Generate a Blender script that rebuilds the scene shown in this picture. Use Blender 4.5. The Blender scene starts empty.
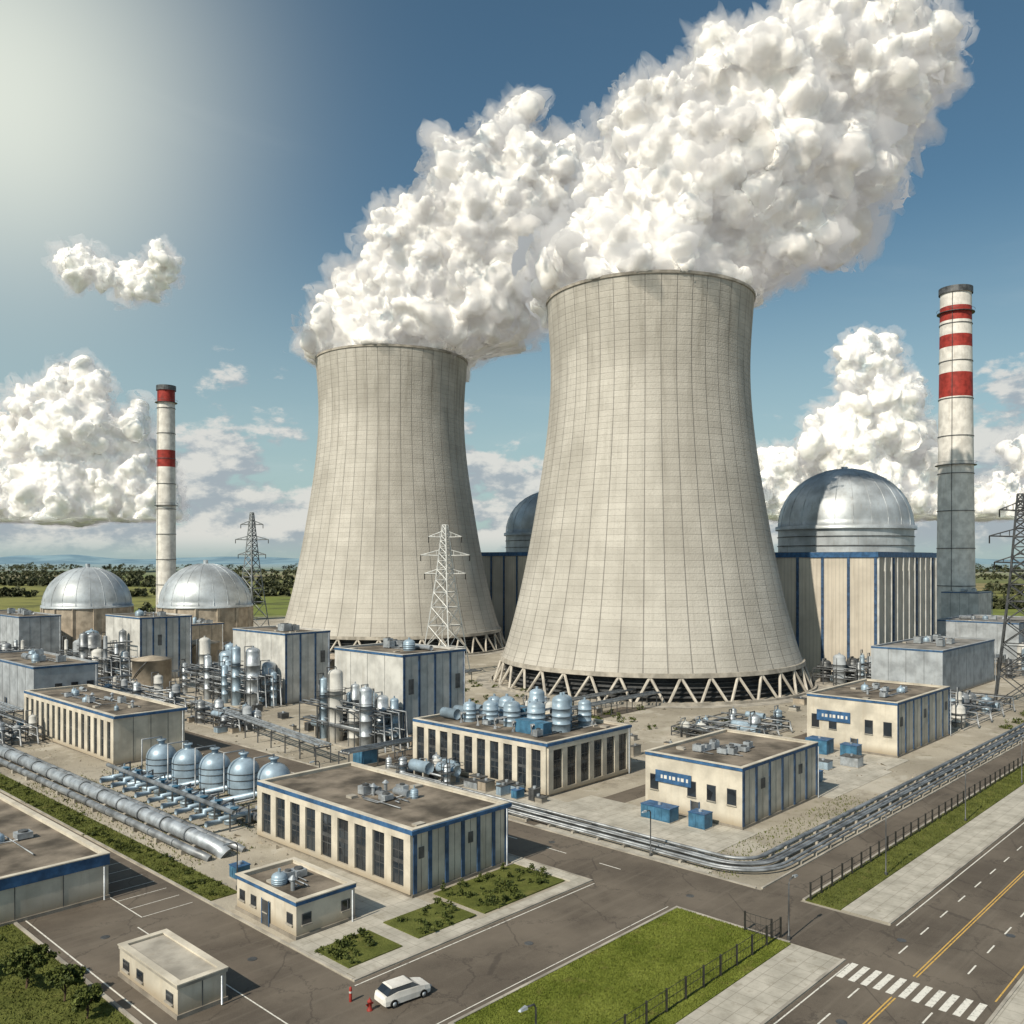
import bpy, bmesh, math, random
import numpy as np
from mathutils import Vector, noise, Matrix
R=random.Random(7)
C,S=0.7273,0.6863          # view azimuth components (plant grid: x = avenue dir, y = cross dir)
RV=(S,-C); FV=(C,S)
scene=bpy.context.scene
# ---------------------------------------------------------------- node helpers
class NT:
    def __init__(s,tree): s.t=tree; s.n=tree.nodes; s.l=tree.links
    def put(s,sock,v):
        if isinstance(v,bpy.types.NodeSocket): s.l.new(v,sock)
        else: sock.default_value=v
    def m(s,op,a,b=0.0,c=0.0,clamp=False):
        n=s.n.new('ShaderNodeMath'); n.operation=op; n.use_clamp=clamp
        s.put(n.inputs[0],a); s.put(n.inputs[1],b); s.put(n.inputs[2],c); return n.outputs[0]
    def noise(s,vec,scale,detail=4,rough=.55,dist=0.0):
        n=s.n.new('ShaderNodeTexNoise'); s.put(n.inputs['Vector'],vec)
        n.inputs['Scale'].default_value=scale; n.inputs['Detail'].default_value=detail
        n.inputs['Roughness'].default_value=rough; n.inputs['Distortion'].default_value=dist
        return n.outputs[0]
    def vor(s,vec,scale,out='Distance',feat='F1'):
        n=s.n.new('ShaderNodeTexVoronoi'); n.feature=feat; s.put(n.inputs['Vector'],vec)
        n.inputs['Scale'].default_value=scale; return n.outputs[out]
    def pos(s): return s.n.new('ShaderNodeNewGeometry').outputs['Position']
    def obj(s): return s.n.new('ShaderNodeTexCoord').outputs['Object']
    def sep(s,v):
        n=s.n.new('ShaderNodeSeparateXYZ'); s.put(n.inputs[0],v); return n.outputs[0],n.outputs[1],n.outputs[2]
    def comb(s,x,y,z):
        n=s.n.new('ShaderNodeCombineXYZ'); s.put(n.inputs[0],x); s.put(n.inputs[1],y); s.put(n.inputs[2],z); return n.outputs[0]
    def mix(s,f,a,b,mode='MIX'):
        n=s.n.new('ShaderNodeMix'); n.data_type='RGBA'; n.blend_type=mode
        s.put(n.inputs[0],f)
        for i,v in ((6,a),(7,b)):
            if isinstance(v,(tuple,list)) and len(v)==3: v=(*v,1)
            s.put(n.inputs[i],v)
        return n.outputs[2]
    def sstep(s,v,a,b,c=0.0,d=1.0):
        n=s.n.new('ShaderNodeMapRange'); n.interpolation_type='SMOOTHSTEP'
        s.put(n.inputs[0],v)
        for i,x in enumerate((a,b,c,d)): n.inputs[i+1].default_value=x
        return n.outputs[0]
    def bump(s,h,strength,dist,bsdf):
        n=s.n.new('ShaderNodeBump'); n.inputs['Strength'].default_value=strength
        n.inputs['Distance'].default_value=dist; s.put(n.inputs['Height'],h)
        s.l.new(n.outputs[0],bsdf.inputs['Normal'])
def newmat(name,rough=.8,metal=0.0,spec=.3):
    m=bpy.data.materials.new(name); m.use_nodes=True
    b=m.node_tree.nodes['Principled BSDF']; b.inputs['Roughness'].default_value=rough
    b.inputs['Metallic'].default_value=metal; b.inputs['Specular IOR Level'].default_value=spec
    return m,NT(m.node_tree),b
def surf(name,col,var=.2,scale=.25,rough=.8,metal=0.0,streak=.25,fine=6.0,bump=.15,spec=.3,dirt=(.35,.3,.24),base=0.0):
    m,t,b=newmat(name,rough,metal,spec); p=t.pos(); x,y,z=t.sep(p)
    n1=t.noise(p,scale,6); n2=t.noise(p,fine,4)
    dark=tuple(c*(1-var*1.6) for c in col); lite=tuple(min(1,c*(1+var*.6)) for c in col)
    c=t.mix(t.sstep(n1,.3,.7),dark,lite)
    c=t.mix(t.m('MULTIPLY',t.sstep(n2,.45,.75),.35*var*2),c,tuple(q*.6 for q in col))
    if streak>0:
        v=t.comb(t.m('MULTIPLY',x,1.4),t.m('MULTIPLY',y,1.4),t.m('MULTIPLY',z,.12))
        st=t.sstep(t.noise(v,1.0,5,.65),.5,.8)
        c=t.mix(t.m('MULTIPLY',st,streak),c,tuple(col[i]*dirt[i]*1.6 for i in range(3)))
    if base>0:
        gz=t.m('ADD',z,t.m('MULTIPLY',n1,-2.0)); c=t.mix(t.sstep(gz,-.9,.8,base,0.),c,tuple(col[i]*(.5,.44,.36)[i] for i in range(3)))
    t.put(b.inputs['Base Color'],c)
    t.put(b.inputs['Roughness'],t.m('ADD',t.m('MULTIPLY',n2,.25),rough-.12))
    if bump>0: t.bump(n2,bump,.05,b)
    return m
M={}
M['wall']=surf('painted_wall',(.60,.55,.46),.17,.3,.85,0,.42,base=.8)
M['wall2']=surf('pale_panel_wall',(.55,.545,.52),.17,.3,.7,0,.42,base=.7)
M['wallblue']=surf('blue_grey_wall',(.36,.39,.42),.2,.3,.7,0,.4,base=.7)
M['found']=surf('foundation',(.28,.25,.21),.2,.5,.9)
M['trim']=surf('blue_trim',(.045,.12,.25),.25,1,.5,0,.3)
M['stripe']=surf('blue_stripe',(.05,.10,.19),.3,1,.5,0,.3)
M['roof']=surf('roof_gravel',(.215,.182,.145),.45,.22,.95,0,0,9,.6)
M['roofg']=surf('roof_grey',(.26,.25,.235),.35,.2,.9,0,0,9,.4)
M['steel']=surf('galvanised_steel',(.50,.54,.58),.3,.6,.45,.5,.45,5,.12)
M['pipe']=surf('aged_pipe_steel',(.33,.35,.37),.35,.5,.5,.5,.2,5,.12)
M['dsteel']=surf('dark_steel',(.13,.135,.14),.3,.6,.5,.5,.2)
M['tank']=surf('blue_tank_paint',(.34,.44,.53),.22,.4,.42,.25,.45,5,.1)
M['bluebox']=surf('blue_enamel',(.06,.17,.28),.25,.8,.5,0,.35)
M['white']=surf('white_paint',(.72,.70,.66),.16,.3,.6,0,.45)
M['red']=surf('red_paint',(.34,.04,.03),.25,.5,.6,0,.35)
M['black']=surf('black_rubber',(.02,.02,.02),.2,2,.8,0,0)
M['conc']=surf('concrete',(.40,.37,.32),.25,.35,.92,0,.35)
M['tcol']=surf('column_concrete',(.52,.48,.42),.2,.35,.9,0,.3)
M['beige']=surf('beige_tank',(.42,.36,.285),.22,.4,.7,0,.45)
M['dome']=surf('dome_steel',(.50,.54,.57),.25,.12,.46,.4,.5,2,.08)
M['fence']=surf('fence_steel',(.05,.05,.045),.2,2,.6,.4,0)
M['bark']=surf('bark',(.09,.06,.04),.3,3,.95,0,0)
M['rock']=surf('rubble_stone',(.30,.265,.21),.4,.8,.95,0,0)
M['pylon']=surf('pylon_steel',(.24,.26,.27),.2,.6,.5,.4,0)
M['pylonw']=surf('pylon_pale_steel',(.62,.63,.62),.15,.6,.5,.3,0)
def glass():
    m,t,b=newmat('window_glass',.1,0,.7); p=t.pos()
    v=t.vor(p,.45,'Color'); c=t.mix(t.m('MULTIPLY',t.sep(v)[0],.6),(.012,.015,.02),(.055,.07,.085))
    t.put(b.inputs['Base Color'],c); t.bump(t.noise(p,.8,2),.15,.05,b); return m
M['glass']=glass()
def asphalt():
    m,t,b=newmat('asphalt',.88,0,.25); p=t.pos(); x,y,z=t.sep(p)
    c=t.mix(t.sstep(t.noise(p,.09,6,.6),.3,.7),(.085,.070,.056),(.155,.130,.104))
    c=t.mix(t.m('MULTIPLY',t.sstep(t.noise(p,18,3),.5,.7),.4),c,(.2,.18,.15))
    c=t.mix(t.m('MULTIPLY',t.sstep(t.noise(p,.5,5,.7),.55,.75),.5),c,(.055,.048,.04))
    c=t.mix(t.m('MULTIPLY',t.sstep(t.noise(t.comb(t.m('MULTIPLY',x,.05),t.m('MULTIPLY',y,1.1),0.),1.,4,.6),.5,.7),.3),c,(.19,.165,.135))
    nz=t.noise(p,.9,5,.7); cr=t.vor(t.comb(t.m('ADD',x,t.m('MULTIPLY',nz,3.)),t.m('ADD',y,t.m('MULTIPLY',nz,3.)),0.),.13,'Distance','DISTANCE_TO_EDGE')
    c=t.mix(t.m('MULTIPLY',t.sstep(cr,.004,.012,1.,0.),.45),c,(.04,.034,.03))
    t.put(b.inputs['Base Color'],c); t.bump(t.noise(p,12,3),.3,.03,b); return m
M['asphalt']=asphalt()
def paving():
    m,t,b=newmat('pavement',.9,0,.2); p=t.pos(); x,y,z=t.sep(p)
    c=t.mix(t.sstep(t.noise(p,.3,6,.65),.3,.7),(.33,.31,.265),(.50,.47,.41))
    fx=t.m('ABSOLUTE',t.m('SUBTRACT',t.m('FRACT',t.m('DIVIDE',x,1.5)),.5)); fy=t.m('ABSOLUTE',t.m('SUBTRACT',t.m('FRACT',t.m('DIVIDE',y,1.5)),.5))
    j=t.sstep(t.m('MAXIMUM',fx,fy),.47,.49)
    c=t.mix(t.m('MULTIPLY',j,.5),c,(.15,.135,.11))
    c=t.mix(t.m('MULTIPLY',t.sstep(t.noise(p,9,3),.55,.75),.3),c,(.2,.18,.15))
    c=t.mix(t.m('MULTIPLY',t.sstep(t.noise(p,.8,5,.7),.52,.7),.5),c,(.22,.195,.15))
    t.put(b.inputs['Base Color'],c); return m
M['paving']=paving()
def paintmark(name,col):
    m,t,b=newmat(name,.7); p=t.pos()
    c=t.mix(t.sstep(t.noise(p,3,6,.75),.5,.68),col,tuple(q*.35 for q in col)); t.put(b.inputs['Base Color'],c); return m
M['mark']=paintmark('road_paint_white',(.70,.68,.62)); M['yellow']=paintmark('road_paint_yellow',(.60,.38,.10))
def grassmat(name,a,b_,sc=.25):
    m,t,b=newmat(name,.9,0,.1); p=t.pos()
    c=t.mix(t.sstep(t.noise(p,sc,6,.65),.3,.7),a,b_)
    c=t.mix(t.m('MULTIPLY',t.sstep(t.noise(p,5,4,.7),.45,.7),.5),c,tuple(q*.45 for q in a))
    c=t.mix(t.m('MULTIPLY',t.sstep(t.noise(p,.6,4,.6),.56,.72),.55),c,(.19,.17,.06))
    t.put(b.inputs['Base Color'],c); t.bump(t.noise(p,9,4),.8,.15,b); return m
M['grass']=grassmat('grass',(.11,.14,.022),(.21,.24,.05)); M['verge']=grassmat('verge_grass',(.085,.10,.025),(.15,.165,.045),.5)
def leafmat(name,a,b_,sc=.8):
    m,t,b=newmat(name,.7,0,.2); p=t.pos()
    c=t.mix(t.sstep(t.noise(p,sc,5,.7),.35,.65),a,b_); t.put(b.inputs['Base Color'],c)
    return m
M['leaf']=leafmat('leaves',(.035,.05,.014),(.12,.14,.035)); M['leaffar']=leafmat('tree_foliage',(.05,.06,.035),(.095,.10,.05),.05)
def groundmat():
    m,t,b=newmat('ground_surface',.95,0,.1); p=t.pos(); x,y,z=t.sep(p)
    big=t.noise(p,.03,6,.6)
    c=t.mix(t.sstep(big,.35,.65),(.29,.26,.21),(.44,.40,.33))
    c=t.mix(t.m('MULTIPLY',t.sstep(t.noise(p,.22,7,.7),.5,.68),.55),c,(.21,.185,.15))
    c=t.mix(t.m('MULTIPLY',t.sstep(t.noise(p,.35,5,.6),.58,.70),.4),c,(.14,.135,.07))
    c=t.mix(t.m('MULTIPLY',t.sstep(t.noise(p,.12,7,.65),.56,.60),.45),c,(.50,.47,.41))
    c=t.mix(t.m('MULTIPLY',t.sstep(t.noise(p,7,4,.7),.5,.7),.35),c,(.15,.135,.11))
    cell=t.n.new('ShaderNodeTexVoronoi'); cell.inputs['Scale'].default_value=.0042; cell.inputs['Randomness'].default_value=.8
    t.put(cell.inputs['Vector'],t.comb(t.m('MULTIPLY',x,1.),t.m('MULTIPLY',y,.55),0.))
    h=t.sep(cell.outputs['Color'])[0]
    fld=t.mix(t.sstep(h,.25,.45),(.22,.22,.075),(.14,.155,.05)); fld=t.mix(t.sstep(h,.6,.7),fld,(.27,.22,.11)); fld=t.mix(t.sstep(h,.8,.85),fld,(.17,.20,.055))
    fld=t.mix(t.m('MULTIPLY',t.sstep(t.noise(p,.02,6,.7),.47,.62),.7),fld,(.075,.085,.04))
    e=t.m('MULTIPLY',t.m('SUBTRACT',t.noise(p,.02,4),.5),120.)
    ox=t.sstep(t.m('ADD',x,e),425,450); oy=t.sstep(t.m('ADD',y,e),470,500)
    out=t.m('MAXIMUM',ox,oy)
    c=t.mix(out,c,fld)
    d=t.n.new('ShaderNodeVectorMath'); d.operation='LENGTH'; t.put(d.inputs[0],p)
    hz=t.sstep(d.outputs['Value'],900,6000); c=t.mix(t.m('MULTIPLY',hz,.85),c,(.27,.37,.42))  # aerial haze painted into the ground colour, paler blue with distance
    t.put(b.inputs['Base Color'],c); t.bump(t.m('ADD',t.noise(p,3,6,.7),t.noise(p,.6,4)),.5,.2,b); return m
M['ground']=groundmat()
def towermat():
    m,t,b=newmat('tower_concrete',.92,0,.15); p=t.obj(); x,y,z=t.sep(p)
    a=t.m('MULTIPLY',t.m('ARCTAN2',y,x),44/(2*math.pi)); fa=t.m('FRACT',t.m('ADD',a,100.)); ia=t.m('FLOOR',t.m('ADD',a,100.))
    fz=t.m('FRACT',t.m('DIVIDE',z,1.7)); iz=t.m('FLOOR',t.m('DIVIDE',z,1.7))
    base=t.mix(t.sstep(t.noise(p,.05,6,.6),.3,.7),(.40,.38,.34),(.57,.545,.495))
    w=t.n.new('ShaderNodeTexWhiteNoise'); t.put(w.inputs['Vector'],t.comb(ia,iz,0.)); 
    base=t.mix(t.m('MULTIPLY',w.outputs[0],.15),base,(.25,.235,.205))
    w2=t.n.new('ShaderNodeTexWhiteNoise'); t.put(w2.inputs['Vector'],t.comb(0.,iz,5.))
    base=t.mix(t.m('MULTIPLY',w2.outputs[0],.10),base,(.28,.26,.23))
    w3=t.n.new('ShaderNodeTexWhiteNoise'); t.put(w3.inputs['Vector'],t.comb(ia,0.,9.))
    base=t.mix(t.m('MULTIPLY',w3.outputs[0],.2),base,(.26,.24,.21))
    st=t.sstep(t.noise(t.comb(t.m('MULTIPLY',a,.9),0.,t.m('MULTIPLY',z,.022)),1.6,8,.72),.45,.75)
    top=t.sstep(z,20,112,.18,.72)
    base=t.mix(t.m('MULTIPLY',st,top),base,(.21,.195,.165))
    st2=t.sstep(t.noise(t.comb(t.m('MULTIPLY',a,6.),3.,t.m('MULTIPLY',z,.04)),1.,6,.7),.5,.78)
    base=t.mix(t.m('MULTIPLY',st2,.34),base,(.22,.2,.175))
    base=t.mix(t.m('MULTIPLY',t.sstep(t.noise(p,1.6,5,.75),.5,.7),.35),base,(.25,.23,.2))
    ev=t.sstep(t.m('ABSOLUTE',t.m('SUBTRACT',fa,.5)),.463,.488)
    eh=t.sstep(t.m('ABSOLUTE',t.m('SUBTRACT',fz,.5)),.42,.48)
    base=t.mix(t.m('MULTIPLY',ev,.62),base,(.11,.105,.10)); base=t.mix(t.m('MULTIPLY',eh,.18),base,(.14,.13,.11))
    t.put(b.inputs['Base Color'],base)
    t.bump(t.m('SUBTRACT',t.noise(p,2.,4),t.m('ADD',t.m('MULTIPLY',ev,1.),t.m('MULTIPLY',eh,.5))),.5,.25,b)
    return m
M['tower']=towermat()
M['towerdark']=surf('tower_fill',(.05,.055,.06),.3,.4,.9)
def reactwall():
    m,t,b=newmat('reactor_wall_panels',.8,0,.3); p=t.pos(); x,y,z=t.sep(p)
    c=t.mix(t.sstep(t.noise(p,.08,6,.6),.3,.7),(.44,.40,.34),(.60,.55,.47))
    f=t.m('FRACT',t.m('DIVIDE',t.m('ADD',x,y),1.2)); rib=t.sstep(t.m('ABSOLUTE',t.m('SUBTRACT',f,.5)),.3,.45)
    c=t.mix(t.m('MULTIPLY',rib,.3),c,(.25,.24,.22))
    st=t.sstep(t.noise(t.comb(x,y,t.m('MULTIPLY',z,.05)),.9,6,.7),.5,.75); c=t.mix(t.m('MULTIPLY',st,.45),c,(.25,.21,.16))
    t.put(b.inputs['Base Color'],c); return m
M['rwall']=reactwall()
# ---------------------------------------------------------------- mesh builder
class B:
    def __init__(s,name): s.name=name; s.p={}
    def _g(s,part,mat):
        if part not in s.p: s.p[part]=([],[],mat,[])
        return s.p[part]
    def raw(s,part,mat,vs,fs,smooth=False):
        g=s._g(part,mat); o=len(g[0]); g[0].extend(vs); 
        for f in fs: g[1].append(tuple(i+o for i in f)); g[3].append(smooth)
    def box(s,part,mat,x0,x1,y0,y1,z0,z1):
        v=[(x0,y0,z0),(x1,y0,z0),(x1,y1,z0),(x0,y1,z0),(x0,y0,z1),(x1,y0,z1),(x1,y1,z1),(x0,y1,z1)]
        s.raw(part,mat,v,[(0,3,2,1),(4,5,6,7),(0,1,5,4),(1,2,6,5),(2,3,7,6),(3,0,4,7)])
    def lathe(s,part,mat,cx,cy,prof,n=20,cap=True,smooth=True):
        v=[];f=[]
        for r,z in prof:
            for i in range(n):
                a=2*math.pi*i/n; v.append((cx+r*math.cos(a),cy+r*math.sin(a),z))
        for k in range(len(prof)-1):
            for i in range(n):
                j=(i+1)%n; f.append((k*n+i,k*n+j,(k+1)*n+j,(k+1)*n+i))
        s.raw(part,mat,v,f,smooth)
        if cap:
            k=(len(prof)-1)*n; s.raw(part,mat,[v[k+i] for i in range(n)],[tuple(range(n))])
    def cyl(s,part,mat,cx,cy,z0,z1,r,n=16): s.lathe(part,mat,cx,cy,[(r,z0),(r,z1)],n)
    def vessel(s,part,mat,cx,cy,z0,z1,r,n=16):
        pr=[(r,z0)]; h=z1-z0
        for k in range(3): pr+= [(r,z0+h*(k+1)*.25-.05),(r*1.04,z0+h*(k+1)*.25-.04),(r*1.04,z0+h*(k+1)*.25+.04),(r,z0+h*(k+1)*.25+.05)]
        pr.append((r,z1))
        for k in range(1,6): a=k*math.pi/10; pr.append((r*math.cos(a),z1+r*.6*math.sin(a)))
        s.lathe(part,mat,cx,cy,pr,n,False)
        s.cyl(part,mat,cx,cy,z1+r*.55,z1+r*.6+.35,r*.18,8)
    def tube(s,part,mat,pts,r,n=8,smooth=True):
        pts=[Vector(p) for p in pts]; v=[];f=[]; up0=Vector((0,0,1))
        for i,p in enumerate(pts):
            if i==0: d=pts[1]-p
            elif i==len(pts)-1: d=p-pts[i-1]
            else: d=(pts[i+1]-p).normalized()+(p-pts[i-1]).normalized()
            d.normalize(); u=up0 if abs(d.z)<.9 else Vector((1,0,0))
            a=d.cross(u).normalized(); b=a.cross(d).normalized()
            for j in range(n):
                t=2*math.pi*j/n; v.append(tuple(p+a*(math.cos(t)*r)+b*(math.sin(t)*r)))
        for i in range(len(pts)-1):
            for j in range(n):
                q=(j+1)%n; f.append((i*n+j,i*n+q,(i+1)*n+q,(i+1)*n+j))
        f.append(tuple(range(n))); f.append(tuple((len(pts)-1)*n+j for j in range(n)))
        s.raw(part,mat,v,f,smooth)
    def beam(s,part,mat,a,b,w): s.tube(part,mat,[a,b],w*.7,4,False)
    def build(s):
        objs=[]
        for k,(v,f,mat,sm) in s.p.items():
            me=bpy.data.meshes.new(s.name+'_'+k); me.from_pydata(v,[],f); me.materials.append(M[mat])
            me.polygons.foreach_set('use_smooth',sm); me.update()
            objs.append((k,me))
        if len(objs)==1:
            o=bpy.data.objects.new(s.name,objs[0][1]); scene.collection.objects.link(o); return o
        e=bpy.data.objects.new(s.name,None); scene.collection.objects.link(e)
        for k,me in objs:
            o=bpy.data.objects.new(k,me); o.parent=e; scene.collection.objects.link(o)
        return e
# ---------------------------------------------------------------- ground, roads
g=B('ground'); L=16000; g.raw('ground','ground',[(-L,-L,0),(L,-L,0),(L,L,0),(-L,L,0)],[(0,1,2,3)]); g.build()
def sheet(name,mat,rects,z):
    b=B(name)
    for x0,x1,y0,y1 in rects: b.raw('s',mat,[(x0,y0,z),(x1,y0,z),(x1,y1,z),(x0,y1,z)],[(0,1,2,3)])
    return b.build()
sheet('highway','asphalt',[(-60,700,20,32)],.012)
sheet('avenue','asphalt',[(76.5,86.5,32,330)],.016)
sheet('side_road','asphalt',[(44.5,76.5,49.4,60)],.012)
sheet('west_road','asphalt',[(29.5,44.5,-30,320)],.008)
sheet('service_road','asphalt',[(86.5,330,41,45.4)],.008)
sheet('plant_road','asphalt',[(86.5,180,120,126),(86.5,180,76,80)],.008)
mk=B('road_markings')
def mq(mat,x0,x1,y0,y1,z=.022): mk.raw(mat,mat,[(x0,y0,z),(x1,y0,z),(x1,y1,z),(x0,y1,z)],[(0,1,2,3)])
for seg in ((-60,72.6),(77.4,700)):
    mq('yellow',seg[0],seg[1],26.35,26.47); mq('yellow',seg[0],seg[1],26.62,26.74)
    mq('yellow',seg[0],seg[1],20.35,20.47)
mq('mark',-60,76,31.5,31.62); mq('mark',87,700,31.5,31.62)
x=-40
while x<420:
    if not (70<x<78):
        mq('mark',x,x+2.2,29.1,29.24); mq('mark',x,x+2.2,23.4,23.54)
    x+=5.5
y=20.7
while y<31.4:
    mq('mark',73.0,76.4,y,y+.55); y+=1.02
mq('mark',44.2,76.0,59.4,59.52); mq('mark',44.2,76.0,50.0,50.1)
for i in range(7): mq('mark',38.4,43.6,86+i*2.9,86.1+i*2.9)
mq('mark',38.3,38.42,86,103.5)
mq('mark',30.2,30.34,-20,300); mq('mark',37.0,37.12,40,84)
for k in range(18): mq('mark',81.4,81.55,60+k*8,63+k*8)
mk.build()
for (x,y) in ((60,54.5),(80,50),(83.5,72),(41,70),(34,84),(66,28),(92,23),(84,30)):
    b=B('manhole_cover'); b.lathe('cover','dsteel',x,y,[(.42,.021),(.42,.03),(.36,.03),(.34,.026)],20); b.build()
pv=B('pavement')
def slab(x0,x1,y0,y1,z1=.12): pv.box('slab','paving',x0,x1,y0,y1,.0,z1)
slab(-60,76.2,32.3,36.9); slab(87,500,32.3,36.9); slab(-60,700,16.2,19.7)
slab(45.0,76.2,60.4,61.6)
slab(44.9,60,61.62,70.3,.10); slab(51.5,59.5,70.32,84,.10)
slab(74.6,76.2,61.62,104,.11); slab(86.8,88.0,52,78,.1)
slab(94,104,55,82,.06); slab(150,160.5,56,74,.06)
slab(88.2,98.6,80.2,119.6,.05); slab(127,150,55,75.8,.05)
pv.build()
kb=B('kerb')
def kerb(x0,x1,y0,y1): kb.box('kerb','conc',x0,x1,y0,y1,0,.15)
kerb(-60,76.4,32.02,32.28); kerb(86.8,500,32.02,32.28); kerb(-60,700,19.72,19.98)
kerb(44.6,76.2,60.05,60.35); kerb(44.6,44.86,60.4,200); kerb(45.6,76.2,49.1,49.38); kerb(45.3,45.58,37.2,49.38); kerb(76.22,76.5,37.2,49.38)
kerb(76.22,76.5,60.05,300); kerb(86.5,86.76,46,300); kerb(29.2,29.48,60,200); kerb(87,330,40.7,40.98); kerb(87,330,45.42,45.65)
kb.build()
lawn=B('lawn'); lawn.box('lawn','grass',45.6,76.2,37.0,49.08,0,.1); lawn.build()
vg=B('grass_verge'); vg.box('v','verge',44.9,48.2,85,210,0,.1); vg.box('v','verge',87.0,330,37.0,40.6,0,.1); vg.box('v','verge',10,29.1,50,200,0,.08)
vg.box('v','verge',45.6,51.5,62.2,67.2,0.1,.2); vg.box('v','verge',53.6,61.0,62.4,67.6,.1,.2); vg.box('v','verge',62,74.3,62.2,69.8,.0,.14); vg.build()
def meshfaces(name,V,k,mat):
    nf=len(V)//k; me=bpy.data.meshes.new(name)
    me.vertices.add(len(V)); me.vertices.foreach_set('co',V.ravel()); me.loops.add(len(V)); me.loops.foreach_set('vertex_index',np.arange(len(V)))
    me.polygons.add(nf); me.polygons.foreach_set('loop_start',np.arange(nf)*k); me.polygons.foreach_set('loop_total',np.full(nf,k)); me.update()
    me.materials.append(M[mat]); o=bpy.data.objects.new(name,me); scene.collection.objects.link(o); return o
def blades(name,mat,regions,n,h,w,z=.1,seed=1):
    rs=np.random.RandomState(seed); tot=sum((a[1]-a[0])*(a[3]-a[2]) for a in regions); V=[]
    for a in regions:
        k=int(n*(a[1]-a[0])*(a[3]-a[2])/tot); x=rs.uniform(a[0],a[1],k); y=rs.uniform(a[2],a[3],k)
        th=rs.uniform(0,6.28,k); hh=h*rs.uniform(.4,1.2,k); ww=w*rs.uniform(.6,1.4,k)
        dx=np.cos(th)*ww; dy=np.sin(th)*ww; lx=rs.normal(0,.35,k)*hh; ly=rs.normal(0,.35,k)*hh
        V.append(np.stack([np.stack([x-dx,y-dy,np.full(k,z)],1),np.stack([x+dx,y+dy,np.full(k,z)],1),np.stack([x+lx,y+ly,z+hh],1)],1).reshape(-1,3))
    return meshfaces(name,np.concatenate(V),3,mat)
blades('lawn_grass','grass',[(45.6,76.2,37.0,49.08)],45000,.12,.05)
blades('verge_tufts','verge',[(44.9,48.2,85,200),(87,200,37,40.6),(10,29,60,110)],40000,.22,.06,.1,2)
blades('yard_weeds','verge',[(48.5,57,96,150),(87,130,49,55),(60,76,101,150)],7000,.3,.07,0,4)
def foliage(name,mat,cl,per,leaf,seed=3):
    rs=np.random.RandomState(seed); out=[]
    for (x,y,z,rx,ry,rz) in cl:
        k=per; nc=max(5,k//40); cd=rs.normal(size=(nc,3)); cd/=np.linalg.norm(cd,axis=1)[:,None]; cd*=rs.uniform(.35,.95,(nc,1))
        idx=rs.randint(0,nc,k); d=cd[idx]+rs.normal(size=(k,3))*.17
        p=d*np.array([rx,ry,rz])+np.array([x,y,z]); p[:,2]=np.maximum(p[:,2],.05)
        a=rs.normal(size=(k,3)); a/=np.linalg.norm(a,axis=1)[:,None]; b=np.cross(a,rs.normal(size=(k,3))); b/=np.linalg.norm(b,axis=1)[:,None]
        s=leaf*rs.uniform(.6,1.4,(k,1)); a*=s; b*=s*.7
        out.append(np.stack([p-a,p-b,p+a,p+b],1).reshape(-1,3))
    return meshfaces(name,np.concatenate(out),4,mat)
sh=[]
for (x0,x1,y0,y1,n,h) in [(45.9,51.2,62.4,67,22,.6),(54,60.6,62.7,67.3,20,.5),(62.5,74,62.6,69.4,44,.7),(74.4,75.8,72,100,22,.5),(45.2,47.8,86,190,90,.4),(63,74,101.5,104,14,.8)]:
    for i in range(n):
        r=R.uniform(.35,.85); sh.append((R.uniform(x0,x1),R.uniform(y0,y1),h*R.uniform(.3,.7),r,r,h*R.uniform(.6,1.2)))
foliage('shrub_bed','leaf',sh,160,.10)
sh=[]
for (x0,x1,y0,y1,n) in [(150,165,100,190,22),(160,175,120,200,20),(130,180,86,100,8),(60,100,330,400,30),(200,330,48,56,30),(98,104,190,250,8),(300,345,48,58,20)]:
    for i in range(n):
        r=R.uniform(.6,1.6); sh.append((R.uniform(x0,x1),R.uniform(y0,y1),r*.4,r,r,r*.7))
foliage('yard_bushes','leaf',sh,140,.16,6)
rs=np.random.RandomState(9); V=[]
for (x0,x1,y0,y1,n) in [(127,160,50,78,150),(48.5,62,90,200,600),(87,108,126,190,500),(128,200,80,130,500),(60,78,104,150,250),(60,110,190,300,600)]:
    p=np.stack([rs.uniform(x0,x1,n),rs.uniform(y0,y1,n),np.zeros(n)],1); s=rs.exponential(.08,(n,1))+.05
    q=[p+s*rs.normal(size=(n,3))*np.array([1,1,.1]) for _ in range(3)]; t_=p+s*np.array([0,0,1.])
    V.append(np.stack([q[0],q[1],t_,q[1],q[2],t_,q[2],q[0],t_],1).reshape(-1,3))
meshfaces('gravel_rubble',np.concatenate(V),3,'rock')
def tree(name,x,y,h,r,seed):
    rr=random.Random(seed); t=B('trunk'); t.tube('trunk','bark',[(x,y,0),(x+.1,y,h*.35),(x,y+.1,h*.6)],h*.03); cl=[]
    for i in range(9):
        a=rr.uniform(0,6.28); q=r*rr.uniform(.3,.8); zz=h*rr.uniform(.5,.9); e=(x+math.cos(a)*q,y+math.sin(a)*q,zz)
        t.tube('trunk','bark',[(x,y,h*rr.uniform(.25,.5)),e],h*.012,5); cl.append((*e,r*.45,r*.45,h*.16))
    cl.append((x,y,h*.8,r*.5,r*.5,h*.2))
    e=bpy.data.objects.new(name,None); scene.collection.objects.link(e)
    o=t.build(); o.parent=e
    f=foliage('crown','leaf',cl,420,.13,seed); f.parent=e
for i,(x,y,h,r) in enumerate([(25.5,78.5,3.4,1.8),(22.5,83,4.2,2.2),(26.8,74,2.8,1.4),(21,90,4.5,2.2),(27,70,2.3,1.2)]): tree('broadleaf_tree',x,y,h,r,i+10)
cl=[]
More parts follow.
